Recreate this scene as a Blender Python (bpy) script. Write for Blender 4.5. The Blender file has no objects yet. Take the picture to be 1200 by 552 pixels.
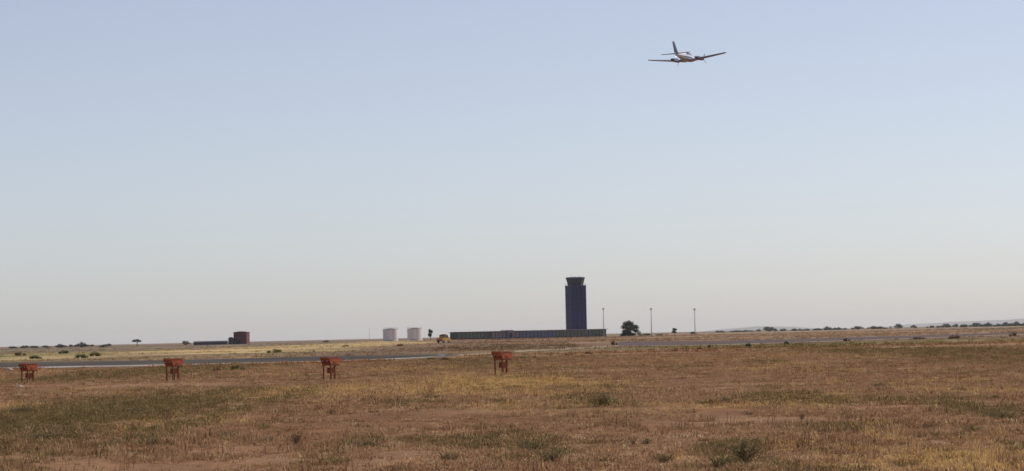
import bpy, math, random
import numpy as np
from mathutils import Matrix, Vector, Euler
R = math.radians
random.seed(7)
RNG = np.random.default_rng(11)
scene = bpy.context.scene
COL = scene.collection

# ------------------------------------------------------------------ camera
F_PX = 3333.0                      # focal length in pixels of the 1200 px wide photograph
CAM_H = 1.72
PITCH, ROLL = 2.015, 1.25
cam_d = bpy.data.cameras.new('camera')
cam = bpy.data.objects.new('camera', cam_d)
COL.objects.link(cam)
cam_d.sensor_width = 36.0
cam_d.lens = 36.0 * F_PX / 1200.0
cam_d.clip_start = 0.5
cam_d.clip_end = 200000.0
CAM_M = Matrix.Translation((0, 0, CAM_H)) @ Euler((R(90 + PITCH), 0, 0)).to_matrix().to_4x4() @ Matrix.Rotation(R(-ROLL), 4, 'Z')
cam.matrix_world = CAM_M
scene.camera = cam

# ------------------------------------------------------------------ sky and sun
SUN_AZ, SUN_EL = 58.0, 50.0        # clockwise from the viewing direction, above the horizon
world = bpy.data.worlds.new('World')
scene.world = world
world.use_nodes = True
wn = world.node_tree.nodes
wn.clear()
sky = wn.new('ShaderNodeTexSky')
sky.sky_type = 'NISHITA'
sky.sun_disc = False
sky.sun_elevation = R(SUN_EL)
sky.sun_rotation = R(SUN_AZ)
sky.altitude = 600
sky.air_density = 0.72
sky.dust_density = 0.95
sky.ozone_density = 3.0
bg = wn.new('ShaderNodeBackground')
bg.inputs['Strength'].default_value = 0.119
wo = wn.new('ShaderNodeOutputWorld')
tint = wn.new('ShaderNodeMix'); tint.data_type = 'RGBA'; tint.blend_type = 'MULTIPLY'; tint.inputs[0].default_value = 1.0
tint.inputs[7].default_value = (1.0, 0.926, 0.905, 1)      # dusty summer air: a little less green than the clear-sky model
hs = wn.new('ShaderNodeHueSaturation'); hs.inputs['Saturation'].default_value = 0.70
world.node_tree.links.new(sky.outputs[0], hs.inputs['Color']); world.node_tree.links.new(hs.outputs[0], tint.inputs[6])
world.node_tree.links.new(tint.outputs[2], bg.inputs[0])
world.node_tree.links.new(bg.outputs[0], wo.inputs[0])

sun_d = bpy.data.lights.new('sun', 'SUN')
sun_d.energy = 3.5
sun_d.angle = R(0.53)
sun_d.color = (1.0, 0.95, 0.87)
sun = bpy.data.objects.new('sun', sun_d)
COL.objects.link(sun)
to_sun = Vector((math.sin(R(SUN_AZ)) * math.cos(R(SUN_EL)), math.cos(R(SUN_AZ)) * math.cos(R(SUN_EL)), math.sin(R(SUN_EL))))
sun.rotation_euler = to_sun.to_track_quat('Z', 'Y').to_euler()
sun.location = to_sun * 200

scene.view_settings.view_transform = 'Standard'
scene.view_settings.look = 'None'
scene.view_settings.exposure = 0.05
scene.view_settings.gamma = 1.0
scene.render.engine = 'CYCLES'
scene.cycles.use_denoising = True
scene.cycles.max_bounces = 6
scene.cycles.volume_bounces = 1

# ------------------------------------------------------------------ helpers
CR = np.array(CAM_M.to_3x3())
def ray(px, py):
    d = CR @ np.array([px - 600.0, 276.0 - py, -F_PX])
    return d / d[1]                # scaled so that y == 1
def ground_at(px, py):
    d = ray(px, py)
    t = -CAM_H / d[2]
    return np.array([d[0] * t, t])
def at_dist(px, dist, py=400.0):
    d = ray(px, py)
    return np.array([d[0] * dist, dist])

def _hash(ix, iy, seed):
    h = (ix.astype(np.int64) * 374761393 + iy.astype(np.int64) * 668265263 + seed * 1442695041) & 0xFFFFFFFF
    h = ((h ^ (h >> 13)) * 1274126177) & 0xFFFFFFFF
    h = (h ^ (h >> 16)) & 0xFFFFFFFF
    return h.astype(np.float64) / 4294967295.0
def vnoise(x, y, seed=0):
    x = np.asarray(x, dtype=np.float64); y = np.asarray(y, dtype=np.float64)
    ix = np.floor(x); iy = np.floor(y)
    fx = x - ix; fy = y - iy
    fx = fx * fx * (3 - 2 * fx); fy = fy * fy * (3 - 2 * fy)
    a = _hash(ix, iy, seed); b = _hash(ix + 1, iy, seed); c = _hash(ix, iy + 1, seed); d = _hash(ix + 1, iy + 1, seed)
    return a + (b - a) * fx + (c - a) * fy + (a - b - c + d) * fx * fy
def fbm(x, y, seed=0, octv=4):
    s = 0; amp = 0.5; tot = 0
    for o in range(octv):
        s = s + amp * vnoise(x * 2 ** o + 17.3 * o, y * 2 ** o - 9.1 * o, seed + o); tot += amp; amp *= 0.5
    return s / tot
def sstep(a, b, x):
    t = np.clip((np.asarray(x, dtype=np.float64) - a) / (b - a), 0, 1)
    return t * t * (3 - 2 * t)

def height(x, y):
    x = np.asarray(x, dtype=np.float64); y = np.asarray(y, dtype=np.float64)
    near = 1 - sstep(190, 215, y)
    h = near * ((fbm(x / 14, y / 14, 3, 3) - 0.5) * 0.26 + (fbm(x / 2.2, y / 2.2, 5, 3) - 0.5) * 0.13)
    mid = sstep(420, 520, y)
    h = h + mid * (fbm(x / 220, y / 110, 9, 3) - 0.5) * 0.55
    return h
def hz(x, y):
    return float(height(np.array([x]), np.array([y]))[0])

class MB:
    def __init__(s): s.v = []; s.f = []
    def add(s, vs, fs):
        n = len(s.v); s.v += [tuple(p) for p in vs]; s.f += [tuple(i + n for i in f) for f in fs]; return s
    def box(s, c, d, rz=0, taper=1.0):
        cx, cy, cz = c; a, b, e = d[0] / 2, d[1] / 2, d[2] / 2
        co, si = math.cos(rz), math.sin(rz); vs = []
        for k, z in enumerate((-e, e)):
            t = taper if k else 1.0
            for x, y in ((-a, -b), (a, -b), (a, b), (-a, b)):
                vs.append((cx + co * x * t - si * y * t, cy + si * x * t + co * y * t, cz + z))
        return s.add(vs, [(3, 2, 1, 0), (4, 5, 6, 7), (0, 1, 5, 4), (1, 2, 6, 5), (2, 3, 7, 6), (3, 0, 4, 7)])
    def tube(s, p0, p1, r0, r1=None, n=8):
        r1 = r0 if r1 is None else r1
        p0 = Vector(p0); p1 = Vector(p1); d = (p1 - p0).normalized()
        u = d.orthogonal().normalized(); w = d.cross(u)
        vs = []
        for p, r in ((p0, r0), (p1, r1)):
            for k in range(n):
                a = 2 * math.pi * k / n
                vs.append(p + u * math.cos(a) * r + w * math.sin(a) * r)
        fs = [(k, (k + 1) % n, n + (k + 1) % n, n + k) for k in range(n)] + [tuple(range(n))[::-1], tuple(range(n, 2 * n))]
        return s.add(vs, fs)
    def lathe(s, prof, n=24, c=(0, 0, 0)):
        vs = []; fs = []
        for r, z in prof:
            for k in range(n):
                a = 2 * math.pi * k / n
                vs.append((c[0] + r * math.cos(a), c[1] + r * math.sin(a), c[2] + z))
        for j in range(len(prof) - 1):
            for k in range(n):
                fs.append((j * n + k, j * n + (k + 1) % n, (j + 1) * n + (k + 1) % n, (j + 1) * n + k))
        fs.append(tuple(range(n))[::-1]); fs.append(tuple(range((len(prof) - 1) * n, len(prof) * n)))
        return s.add(vs, fs)
    def loft(s, rings, cap=True):
        n = len(rings[0]); vs = [p for r in rings for p in r]; fs = []
        for j in range(len(rings) - 1):
            for k in range(n):
                fs.append((j * n + k, j * n + (k + 1) % n, (j + 1) * n + (k + 1) % n, (j + 1) * n + k))
        if cap:
            fs.append(tuple(range(n))[::-1]); fs.append(tuple(range((len(rings) - 1) * n, len(rings) * n)))
        return s.add(vs, fs)
    def build(s, name, mat, parent=None, smooth=False, fixn=True):
        me = bpy.data.meshes.new(name); me.from_pydata(s.v, [], s.f)
        if fixn:
            import bmesh
            bm = bmesh.new(); bm.from_mesh(me); bmesh.ops.recalc_face_normals(bm, faces=bm.faces); bm.to_mesh(me); bm.free()
        if smooth:
            me.polygons.foreach_set('use_smooth', [True] * len(me.polygons))
        me.update()
        return link(name, me, mat, parent)
def link(name, me, mat=None, parent=None):
    if mat is not None and not me.materials: me.materials.append(mat)
    o = bpy.data.objects.new(name, me); COL.objects.link(o)
    if parent is not None: o.parent = parent
    return o
def empty(name, loc, rz=0, label=None, cat=None, group=None):
    o = bpy.data.objects.new(name, None); COL.objects.link(o)
    o.location = loc; o.rotation_euler = (0, 0, rz); o.empty_display_size = 0.3
    tag(o, label, cat, group); return o
def tag(o, label=None, cat=None, group=None, kind=None):
    if label: o['label'] = label
    if cat: o['category'] = cat
    if group: o['group'] = group
    if kind: o['kind'] = kind
    return o

def np_mesh(name, verts, faces_flat, loop_tot, smooth=False):
    me = bpy.data.meshes.new(name)
    me.vertices.add(len(verts)); me.vertices.foreach_set('co', np.asarray(verts, dtype=np.float32).ravel())
    loop_tot = np.asarray(loop_tot, dtype=np.int32)
    me.loops.add(len(faces_flat)); me.loops.foreach_set('vertex_index', np.asarray(faces_flat, dtype=np.int32))
    me.polygons.add(len(loop_tot))
    st = np.concatenate([[0], np.cumsum(loop_tot)[:-1]]).astype(np.int32)
    me.polygons.foreach_set('loop_start', st)
    try: me.polygons.foreach_set('loop_total', loop_tot)
    except Exception: pass
    if smooth: me.polygons.foreach_set('use_smooth', np.ones(len(loop_tot), dtype=bool))
    me.update(calc_edges=True)
    return me

# ------------------------------------------------------------------ materials
def mat(name, col, rough=0.7, metal=0.0, var=0.12, scale=3.0, bump=0.0, spec=0.3, streak=None):
    m = bpy.data.materials.new(name); m.use_nodes = True
    nt = m.node_tree; n = nt.nodes; b = n['Principled BSDF']
    b.inputs['Roughness'].default_value = rough; b.inputs['Metallic'].default_value = metal
    b.inputs['Specular IOR Level'].default_value = spec
    tc = n.new('ShaderNodeTexCoord')
    mp = n.new('ShaderNodeMapping')
    if streak: mp.inputs['Scale'].default_value = streak
    nz = n.new('ShaderNodeTexNoise'); nz.inputs['Scale'].default_value = scale; nz.inputs['Detail'].default_value = 5
    nt.links.new(tc.outputs['Object'], mp.inputs[0]); nt.links.new(mp.outputs[0], nz.inputs['Vector'])
    rp = n.new('ShaderNodeValToRGB')
    rp.color_ramp.elements[0].position = 0.3; rp.color_ramp.elements[1].position = 0.7
    rp.color_ramp.elements[0].color = tuple(c * (1 - var) for c in col) + (1,)
    rp.color_ramp.elements[1].color = tuple(min(1, c * (1 + var)) for c in col) + (1,)
    nt.links.new(nz.outputs[0], rp.inputs[0]); nt.links.new(rp.outputs[0], b.inputs['Base Color'])
    if bump:
        bp = n.new('ShaderNodeBump'); bp.inputs['Strength'].default_value = bump; bp.inputs['Distance'].default_value = 0.02
        nt.links.new(nz.outputs[0], bp.inputs['Height']); nt.links.new(bp.outputs[0], b.inputs['Normal'])
    return m
def foliage_mat(name, col, var=0.35, trans=0.3, inst=False, objvar=0.0):
    m = bpy.data.materials.new(name); m.use_nodes = True
    nt = m.node_tree; n = nt.nodes; n.clear()
    out = n.new('ShaderNodeOutputMaterial')
    df = n.new('ShaderNodeBsdfDiffuse'); tr = n.new('ShaderNodeBsdfTranslucent'); mx = n.new('ShaderNodeMixShader')
    mx.inputs[0].default_value = trans
    geo = n.new('ShaderNodeNewGeometry')
    hsv = n.new('ShaderNodeHueSaturation')
    mr = n.new('ShaderNodeMapRange'); mr.inputs['To Min'].default_value = 1 - var; mr.inputs['To Max'].default_value = 1 + var
    nt.links.new(geo.outputs['Random Per Island'], mr.inputs[0]); nt.links.new(mr.outputs[0], hsv.inputs['Value'])
    if inst:
        at = n.new('ShaderNodeAttribute'); at.attribute_type = 'INSTANCER'; at.attribute_name = 'tint'
        nt.links.new(at.outputs['Color'], hsv.inputs['Color'])
    else:
        hsv.inputs['Color'].default_value = (*col, 1)
    for s in (df, tr): nt.links.new(hsv.outputs[0], s.inputs['Color'])
    nt.links.new(df.outputs[0], mx.inputs[1]); nt.links.new(tr.outputs[0], mx.inputs[2]); nt.links.new(mx.outputs[0], out.inputs[0])
    return m

M = {
 'asphalt': mat('asphalt', (0.078, 0.066, 0.056), 0.95, spec=0.06, var=0.4, scale=0.07, streak=(1, 0.25, 1)),
 'concrete': mat('concrete', (0.34, 0.30, 0.28), 0.95, spec=0.1, var=0.4, scale=0.12),
 'apron': mat('apron', (0.115, 0.083, 0.075), 0.95, spec=0.06, var=0.18, scale=0.05),
 'verge': mat('dusty_concrete', (0.30, 0.22, 0.155), 0.95, spec=0.05, var=0.3, scale=0.15),
 'orange': mat('orange_paint', (0.34, 0.075, 0.024), 0.5, var=0.28, scale=6, bump=0.15, spec=0.4),
 'orange_dark': mat('weathered_orange_paint', (0.27, 0.085, 0.032), 0.7, var=0.35, scale=8, bump=0.1),
 'steel': mat('galvanised_steel', (0.32, 0.33, 0.34), 0.5, 0.7, scale=4),
 'rust': mat('rusty_steel', (0.16, 0.075, 0.04), 0.8, 0.2, var=0.35, scale=9),
 'lens': mat('lens_glass', (0.45, 0.45, 0.45), 0.12, 0.0, var=0.05, spec=0.8),
 'black': mat('black_rubber', (0.025, 0.025, 0.026), 0.7),
 'tank': mat('tank_white_paint', (0.86, 0.75, 0.71), 0.55, var=0.08, scale=0.8, streak=(1, 1, 0.12)),
 'tank_trim': mat('tank_grey_steel', (0.5, 0.46, 0.46), 0.6, 0.0),
 'tower': mat('tower_navy_cladding', (0.013, 0.018, 0.10), 0.6, 0.0, var=0.2, scale=0.35, spec=0.4),
 'tower_core': mat('tower_dark_core', (0.022, 0.024, 0.038), 0.7),
 'tower_trim': mat('tower_grey_trim', (0.06, 0.063, 0.09), 0.6),
 'glass': mat('tinted_glass', (0.035, 0.045, 0.075), 0.25, 0.0, var=0.1, spec=0.3),
 'glass_green': mat('green_tinted_glass', (0.075, 0.088, 0.082), 0.1, 0.0, var=0.15, spec=0.6),
 'glass_blue': mat('blue_tinted_glass', (0.075, 0.092, 0.20), 0.1, 0.0, var=0.15, spec=0.6),
 'wall_mauve': mat('mauve_render', (0.24, 0.195, 0.22), 0.85, scale=0.4),
 'wall_grey': mat('grey_render', (0.085, 0.092, 0.095), 0.85, scale=0.4),
 'roof_pale': mat('pale_roof_fascia', (0.42, 0.34, 0.31), 0.7, scale=0.4),
 'brick': mat('dark_red_brick', (0.155, 0.052, 0.05), 0.85, var=0.25, scale=0.9, bump=0.2),
 'shed': mat('dark_shed_metal', (0.055, 0.045, 0.05), 0.7, scale=1.2, streak=(1, 1, 0.1)),
 'yellow': mat('yellow_vehicle_paint', (0.42, 0.21, 0.03), 0.5, var=0.12, scale=1.5, spec=0.5),
 'plane_paint': mat('aircraft_pale_grey_paint', (0.70, 0.68, 0.73), 0.4, var=0.06, scale=1.2, spec=0.5),
 'white_paint': mat('white_paint', (0.78, 0.78, 0.78), 0.35, var=0.05, scale=1.2, spec=0.5),
 'navy': mat('navy_paint', (0.022, 0.022, 0.06), 0.35, scale=1.5, spec=0.5),
 'tan': mat('tan_ground_bounce', (0.50, 0.42, 0.32), 0.4, scale=1.5),  # warm tone of ground-reflected light, put into the colour
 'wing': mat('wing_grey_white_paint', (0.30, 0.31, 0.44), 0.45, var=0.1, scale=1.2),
 'plane_glass': mat('aircraft_window_glass', (0.06, 0.09, 0.12), 0.06, spec=0.8),
 'metal': mat('bare_metal', (0.3, 0.3, 0.32), 0.35, 0.9),
 'stone': mat('pale_stone', (0.36, 0.29, 0.22), 0.9, var=0.25, scale=9, bump=0.4),
 'bark': mat('bark', (0.07, 0.05, 0.035), 0.9, var=0.3, scale=6),
 'stem': mat('dry_stem', (0.17, 0.11, 0.055), 0.9, var=0.3, scale=9),
 'hill': mat('hill_scrub', (0.10, 0.10, 0.08), 0.95, var=0.3, scale=0.004),
}
LEAF = {
 'oak': foliage_mat('holm_oak_leaves', (0.060, 0.072, 0.045), trans=0.4),
 'olive': foliage_mat('olive_leaves', (0.075, 0.085, 0.055)),
 'pale': foliage_mat('pale_dusty_leaves', (0.15, 0.14, 0.10)),
 'bush_green': foliage_mat('green_bush_leaves', (0.085, 0.105, 0.04)),
 'bush_dark': foliage_mat('dark_green_bush_leaves', (0.05, 0.075, 0.03)),
 'bush_brown': foliage_mat('brown_bush_leaves', (0.16, 0.10, 0.055)),
 'bush_yellow': foliage_mat('yellow_green_bush_leaves', (0.20, 0.17, 0.065)),
 'weed': foliage_mat('olive_weed_leaves', (0.21, 0.175, 0.085), var=0.5),
 'weed_dry': foliage_mat('dry_weed_leaves', (0.17, 0.10, 0.05), var=0.45),
 'grass': foliage_mat('dry_grass_blades', (0.3, 0.2, 0.1), var=0.32, trans=0.28, inst=True),
}

# ------------------------------------------------------------------ ground cover maps (where each kind of growth grows)
def blob(px0, px1, py0, py1, soft=0.35):
    """A patch of ground covering that stretch of the photograph, as a soft rectangle on the ground."""
    c0 = ground_at((px0 + px1) / 2, py0); c1 = ground_at((px0 + px1) / 2, py1)
    m = (px0 + px1) / 2
    a = ground_at(px0, (py0 + py1) / 2); b = ground_at(px1, (py0 + py1) / 2)
    return (a[0], b[0], c1[1], c0[1], soft)
def inblob(x, y, bl):
    x0, x1, y0, y1, s = bl
    wx = (x1 - x0) * s; wy = (y1 - y0) * s
    n = fbm(x / max(1.2, wx * 0.5), y / max(1.5, wy * 0.6), 31, 3) - 0.5
    xx = x + n * wx * 2.2; yy = y + n * wy * 2.2
    return sstep(x0 - wx, x0 + wx, xx) * (1 - sstep(x1 - wx, x1 + wx, xx)) * sstep(y0 - wy, y0 + wy, yy) * (1 - sstep(y1 - wy, y1 + wy, yy))
GREEN = [(blob(-60, 195, 468, 522), 0.9), (blob(-80, 70, 478, 516), 0.8), (blob(225, 280, 462, 515), 0.55), (blob(860, 990, 462, 474), 0.45), (blob(1150, 1230, 470, 500), 0.6),
         (blob(660, 740, 462, 480), 0.35), (blob(930, 1230, 398, 424), 0.75), (blob(130, 260, 430, 442), 0.6), (blob(835, 900, 515, 548), 0.5), (blob(590, 660, 512, 538), 0.4),
         (blob(400, 450, 508, 524), 0.4), (blob(940, 1010, 490, 505), 0.3), (blob(525, 640, 408, 424), 0.4)]
STRAW = [(blob(285, 460, 454, 465), 0.7), (blob(450, 690, 444, 462), 0.9), (blob(1040, 1230, 522, 560), 0.9), (blob(1050, 1095, 454, 462), 0.7), (blob(785, 815, 532, 540), 0.6),
         (blob(1020, 1050, 495, 525), 0.6), (blob(900, 960, 515, 528), 0.4), (blob(960, 1120, 530, 560), 0.4)]
BARE = [(blob(360, 860, 482, 497), 0.85), (blob(-60, 330, 526, 560), 0.45), (blob(230, 480, 445, 453), 0.7), (blob(-60, 190, 449, 466), 0.5), (blob(720, 960, 440, 456), 0.6),
        (blob(280, 420, 492, 500), 0.6), (blob(300, 480, 530, 552), 0.6), (blob(200, 225, 466, 520), 0.7)]
PALE = [(blob(120, 260, 449.5, 453), 0.8), (blob(760, 960, 483, 492), 0.7), (blob(560, 640, 474, 482), 0.6), (blob(1000, 1070, 476, 486), 0.5), (blob(960, 1010, 508, 520), 0.5), (blob(730, 790, 471, 475), 0.6), (blob(340, 480, 533, 540), 0.4)]
C_PALE = np.array([0.28, 0.17, 0.095])
def pale(x, y):
    q = np.zeros_like(x)
    for bl, w in PALE: q = np.maximum(q, w * inblob(x, y, bl))
    return q
def cover(x, y):
    g = np.zeros_like(x); s = np.zeros_like(x); b = np.zeros_like(x)
    for bl, w in GREEN: g = np.maximum(g, w * inblob(x, y, bl))
    for bl, w in STRAW: s = np.maximum(s, w * inblob(x, y, bl))
    for bl, w in BARE: b = np.maximum(b, w * inblob(x, y, bl))
    g = np.maximum(g, 0.38 * sstep(0.63, 0.80, fbm(x / 2.6, y / 5.0, 41, 3)) * (1 - b))
    s = np.maximum(s, 0.5 * sstep(0.6, 0.75, fbm(x / 3.5, y / 8.0, 51, 3)) * (1 - b))
    return g, s, b
C_SOIL = np.array([0.22, 0.110, 0.056]); C_DRY = np.array([0.28, 0.157, 0.086]); C_STRAW = np.array([0.40, 0.25, 0.095])
C_GREEN = np.array([0.16, 0.115, 0.045]); C_RED = np.array([0.165, 0.074, 0.030])
# far fields: (x0, x1, y0, y1, softness, colour)
FIELDS = [
 (-900, -8, 200, 232, 0.15, (0.23, 0.15, 0.085)),
 (-900, -25, 335, 700, 0.10, (0.30, 0.235, 0.105)),
 (-900, -80, 640, 1500, 0.12, (0.23, 0.17, 0.105)),
 (-80, -14, 380, 1600, 0.08, (0.44, 0.31, 0.15)),
 (-60, -10, 330, 420, 0.2, (0.22, 0.15, 0.085)),
 (-26, 42, 290, 1300, 0.10, (0.175, 0.105, 0.063)),
 (-40, 62, 1150, 1650, 0.12, (0.185, 0.09, 0.055)),
 (-6, 45, 270, 330, 0.2, (0.16, 0.115, 0.055)),
 (14, 900, 480, 1300, 0.08, (0.31, 0.20, 0.125)),
 (16, 60, 300, 345, 0.2, (0.24, 0.18, 0.07)),
 (40, 900, 240, 385, 0.12, (0.17, 0.12, 0.052)),
 (80, 2000, 1300, 3000, 0.1, (0.27, 0.185, 0.12)),
 (-3000, -100, 1500, 2400, 0.1, (0.16, 0.11, 0.08)),
]
def ground_colour(x, y):
    c = np.empty((len(x), 3)); c[:] = C_DRY
    g, s, b = cover(x, y)
    t = fbm(x / 6, y / 11, 61, 4)[:, None]
    c = c + (C_SOIL - C_DRY) * sstep(0.35, 0.65, t)
    for w, k in ((b, C_RED), (s, C_STRAW), (g, C_GREEN), (pale(x, y), C_PALE)):
        c = c + (k - c) * (0.8 * w)[:, None]
    far = np.empty_like(c); far[:] = (0.20, 0.13, 0.075)
    for x0, x1, y0, y1, sf, k in FIELDS:
        wx = max(3, min(60, (x1 - x0) * sf)); wy = (y1 - y0) * sf
        n = (fbm(x / (wx * 2), y / (wy * 1.5), int(abs(x0) + y0), 3) - 0.5)
        xx = x + n * wx * 2; yy = y + n * wy * 2
        m = sstep(x0 - wx, x0 + wx, xx) * (1 - sstep(x1 - wx, x1 + wx, xx)) * sstep(y0 - wy, y0 + wy, yy) * (1 - sstep(y1 - wy, y1 + wy, yy))
        far = far + (np.array(k) - far) * m[:, None]
    st = fbm(x / 30, y / 45, 71, 4)
    far = far * (0.62 + 0.76 * st)[:, None]
    st2 = sstep(0.58, 0.72, fbm(x / 22, y / 70, 77, 3))
    far = far + (np.array([0.12, 0.085, 0.045]) - far) * (0.5 * st2)[:, None]
    f = (sstep(205, 240, y) * (1 - sstep(-14, -4, x)) + sstep(270, 300, y) * sstep(-14, -4, x))[:, None]
    return c * (1 - f) + far * f, g, s, b

# ------------------------------------------------------------------ ground
def make_ground():
    ys = [-400, -150, -60, -25, -5, 10]
    y = 18.0
    while y < 44000:
        ys.append(y); y += max(0.28, y * 0.0085)
    ys.append(45000); ys = np.array(ys)
    t = np.linspace(-1, 1, 361)
    xs = 6.0 * np.sinh(t * 9.2)
    xs = xs / xs[-1] * 24000
    # finer where the frame is: blend of a regular fan of widths and the wide spread
    X, Y = np.meshgrid(xs, ys)
    x = X.ravel(); y = Y.ravel()
    z = height(x, y)
    nx, ny = len(xs), len(ys)
    i = np.arange(nx - 1)[None, :] + nx * np.arange(ny - 1)[:, None]
    f = np.stack([i, i + 1, i + nx + 1, i + nx], -1).reshape(-1)
    me = np_mesh('ground', np.stack([x, y, z], -1), f, np.full((nx - 1) * (ny - 1), 4), smooth=True)
    c, g, s, b = ground_colour(x, y)
    at = me.color_attributes.new('soil', 'FLOAT_COLOR', 'POINT')
    at.data.foreach_set('color', np.concatenate([c, np.ones((len(x), 1))], 1).astype(np.float32).ravel())
    m = bpy.data.materials.new('dry_ground'); m.use_nodes = True
    nt = m.node_tree; n = nt.nodes; bs = n['Principled BSDF']; bs.inputs['Roughness'].default_value = 0.95; bs.inputs['Specular IOR Level'].default_value = 0.1
    a = n.new('ShaderNodeAttribute'); a.attribute_name = 'soil'
    tc = n.new('ShaderNodeTexCoord')
    n1 = n.new('ShaderNodeTexNoise'); n1.inputs['Scale'].default_value = 5.5; n1.inputs['Detail'].default_value = 6; n1.inputs['Roughness'].default_value = 0.7
    n2 = n.new('ShaderNodeTexNoise'); n2.inputs['Scale'].default_value = 0.55; n2.inputs['Detail'].default_value = 5
    n3 = n.new('ShaderNodeTexNoise'); n3.inputs['Scale'].default_value = 0.045; n3.inputs['Detail'].default_value = 6; n3.inputs['Roughness'].default_value = 0.65
    for q in (n1, n2, n3): nt.links.new(tc.outputs['Object'], q.inputs['Vector'])
    def mr(src, lo, hi):
        r = n.new('ShaderNodeMapRange'); r.inputs['From Min'].default_value = 0.3; r.inputs['From Max'].default_value = 0.7
        r.inputs['To Min'].default_value = lo; r.inputs['To Max'].default_value = hi; nt.links.new(src.outputs[0], r.inputs[0]); return r
    m1, m2, m3 = mr(n1, 0.62, 1.3), mr(n2, 0.78, 1.2), mr(n3, 0.8, 1.2)
    p = n.new('ShaderNodeMath'); p.operation = 'MULTIPLY'; nt.links.new(m1.outputs[0], p.inputs[0]); nt.links.new(m2.outputs[0], p.inputs[1])
    p2 = n.new('ShaderNodeMath'); p2.operation = 'MULTIPLY'; nt.links.new(p.outputs[0], p2.inputs[0]); nt.links.new(m3.outputs[0], p2.inputs[1])
    hs = n.new('ShaderNodeHueSaturation'); nt.links.new(p2.outputs[0], hs.inputs['Value']); nt.links.new(a.outputs['Color'], hs.inputs['Color'])
    nt.links.new(hs.outputs[0], bs.inputs['Base Color'])
    bp = n.new('ShaderNodeBump'); bp.inputs['Strength'].default_value = 0.5; bp.inputs['Distance'].default_value = 0.05
    nt.links.new(n1.outputs[0], bp.inputs['Height']); nt.links.new(bp.outputs[0], bs.inputs['Normal'])
    o = link('ground', me, m)
    tag(o, 'dry brown grassland plain reaching the horizon', 'ground', kind='structure')
make_ground()

# ------------------------------------------------------------------ pavements
def sheet(name, near, far, lift, mt, label, cat='pavement', step=1.0):
    """A paved sheet between a near and a far edge, both polylines of ground points with the same number of points."""
    N, Fp = [], []
    for k in range(len(near) - 1):
        n = max(2, int(math.dist(near[k], near[k + 1]) / step / 8))
        for j in range(n):
            t = j / n
            N.append(near[k] * (1 - t) + near[k + 1] * t); Fp.append(far[k] * (1 - t) + far[k + 1] * t)
    N.append(near[-1]); Fp.append(far[-1])
    rows = 8; vs = []; fs = []
    for a, b in zip(N, Fp):
        for r in range(rows + 1):
            p = a + (b - a) * r / rows
            vs.append((p[0], p[1], hz(p[0], p[1]) + lift))
    for i in range(len(N) - 1):
        for r in range(rows):
            q = i * (rows + 1) + r; fs.append((q, q + rows + 1, q + rows + 2, q + 1))
    o = MB().add(vs, fs).build(name, mt, fixn=False)
    for p in o.data.polygons:
        pass
    tag(o, label, cat, kind='structure'); return o
g = ground_at
nr = [g(-260, 438.5), g(0, 432.4), g(120, 430.2), g(200, 428.8), g(390, 424.2), g(470, 421.0), g(545, 416.6)]
fr = [g(-260, 431.0), g(0, 425.0), g(120, 423.4), g(200, 422.2), g(390, 417.2), g(470, 415.6), g(530, 415.2)]
sheet('runway', nr, fr, 0.012, M['asphalt'], 'grey asphalt runway strip crossing behind the orange light units', 'runway')
sh = [p + np.array([0, 13.0 if k < 6 else 2.0]) for k, p in enumerate(nr)]
sheet('runway_shoulder', nr, sh, 0.022, M['concrete'], 'pale concrete edge strip along the near side of the runway', 'runway edge')
nr2 = [g(722, 406.0), g(770, 405.6), g(830, 405.0), g(905, 402.6), g(1010, 399.2), g(1120, 395.2), g(1230, 391.5)]
fr2 = [g(726, 401.2), g(770, 400.8), g(830, 400.2), g(905, 398.6), g(1010, 395.6), g(1120, 392.2), g(1230, 389.0)]
sheet('taxiway', nr2, fr2, 0.012, M['apron'], 'mauve grey taxiway strip below the floodlight masts', 'taxiway', step=4)
tn = [g(540, 417.2), g(620, 412.0), g(680, 409.0), g(724, 406.6)]; tf = [g(536, 415.8), g(620, 410.0), g(680, 406.8), g(724, 404.4)]
sheet('access_track', tn, tf, 0.016, M['verge'], 'pale dusty track linking the runway strip and the taxiway', 'track', step=2)
sh2 = [p + np.array([0, 14.0]) for p in nr2]
sheet('taxiway_shoulder', nr2, sh2, 0.022, M['verge'], 'pale edge strip along the near side of the taxiway', 'taxiway edge', step=4)

# ------------------------------------------------------------------ far hills
def hills(name, px0, px1, dist, prof, label, seed):
    n = 60; vs = []; fs = []
    for i in range(n + 1):
        px = px0 + (px1 - px0) * i / n
        p = at_dist(px, dist)
        hh = np.interp(px, [q[0] for q in prof], [q[1] for q in prof]) * dist / F_PX
        hh *= 0.85 + 0.3 * float(fbm(np.array([i / 6.0]), np.array([seed * 1.7]), seed, 3)[0])
        for k, (dy, t) in enumerate(((-900, 0), (-450, 0.55), (-120, 0.93), (0, 1.0), (250, 0.8), (1200, 0))):
            vs.append((p[0], dist + dy, -0.5 + hh * t))
    for i in range(n):
        for k in range(5):
            q = i * 6 + k; fs.append((q, q + 6, q + 7, q + 1))
    o = MB().add(vs, fs).build(name, M['hill'], smooth=True, fixn=False)
    tag(o, label, 'hills', kind='structure')
hills('hills', 820, 965, 38000, [(820, 0), (850, 2.4), (885, 4.6), (905, 4.2), (930, 3.4), (965, 0)], 'faint blue ridge behind the dark trees right of the masts', 3)
hills('hills', 1030, 1480, 41000, [(1030, 0), (1060, 3.0), (1110, 4.6), (1150, 5.6), (1200, 6.8), (1300, 9), (1480, 4)], 'pale blue hill range at the right edge of the horizon', 8)

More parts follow.
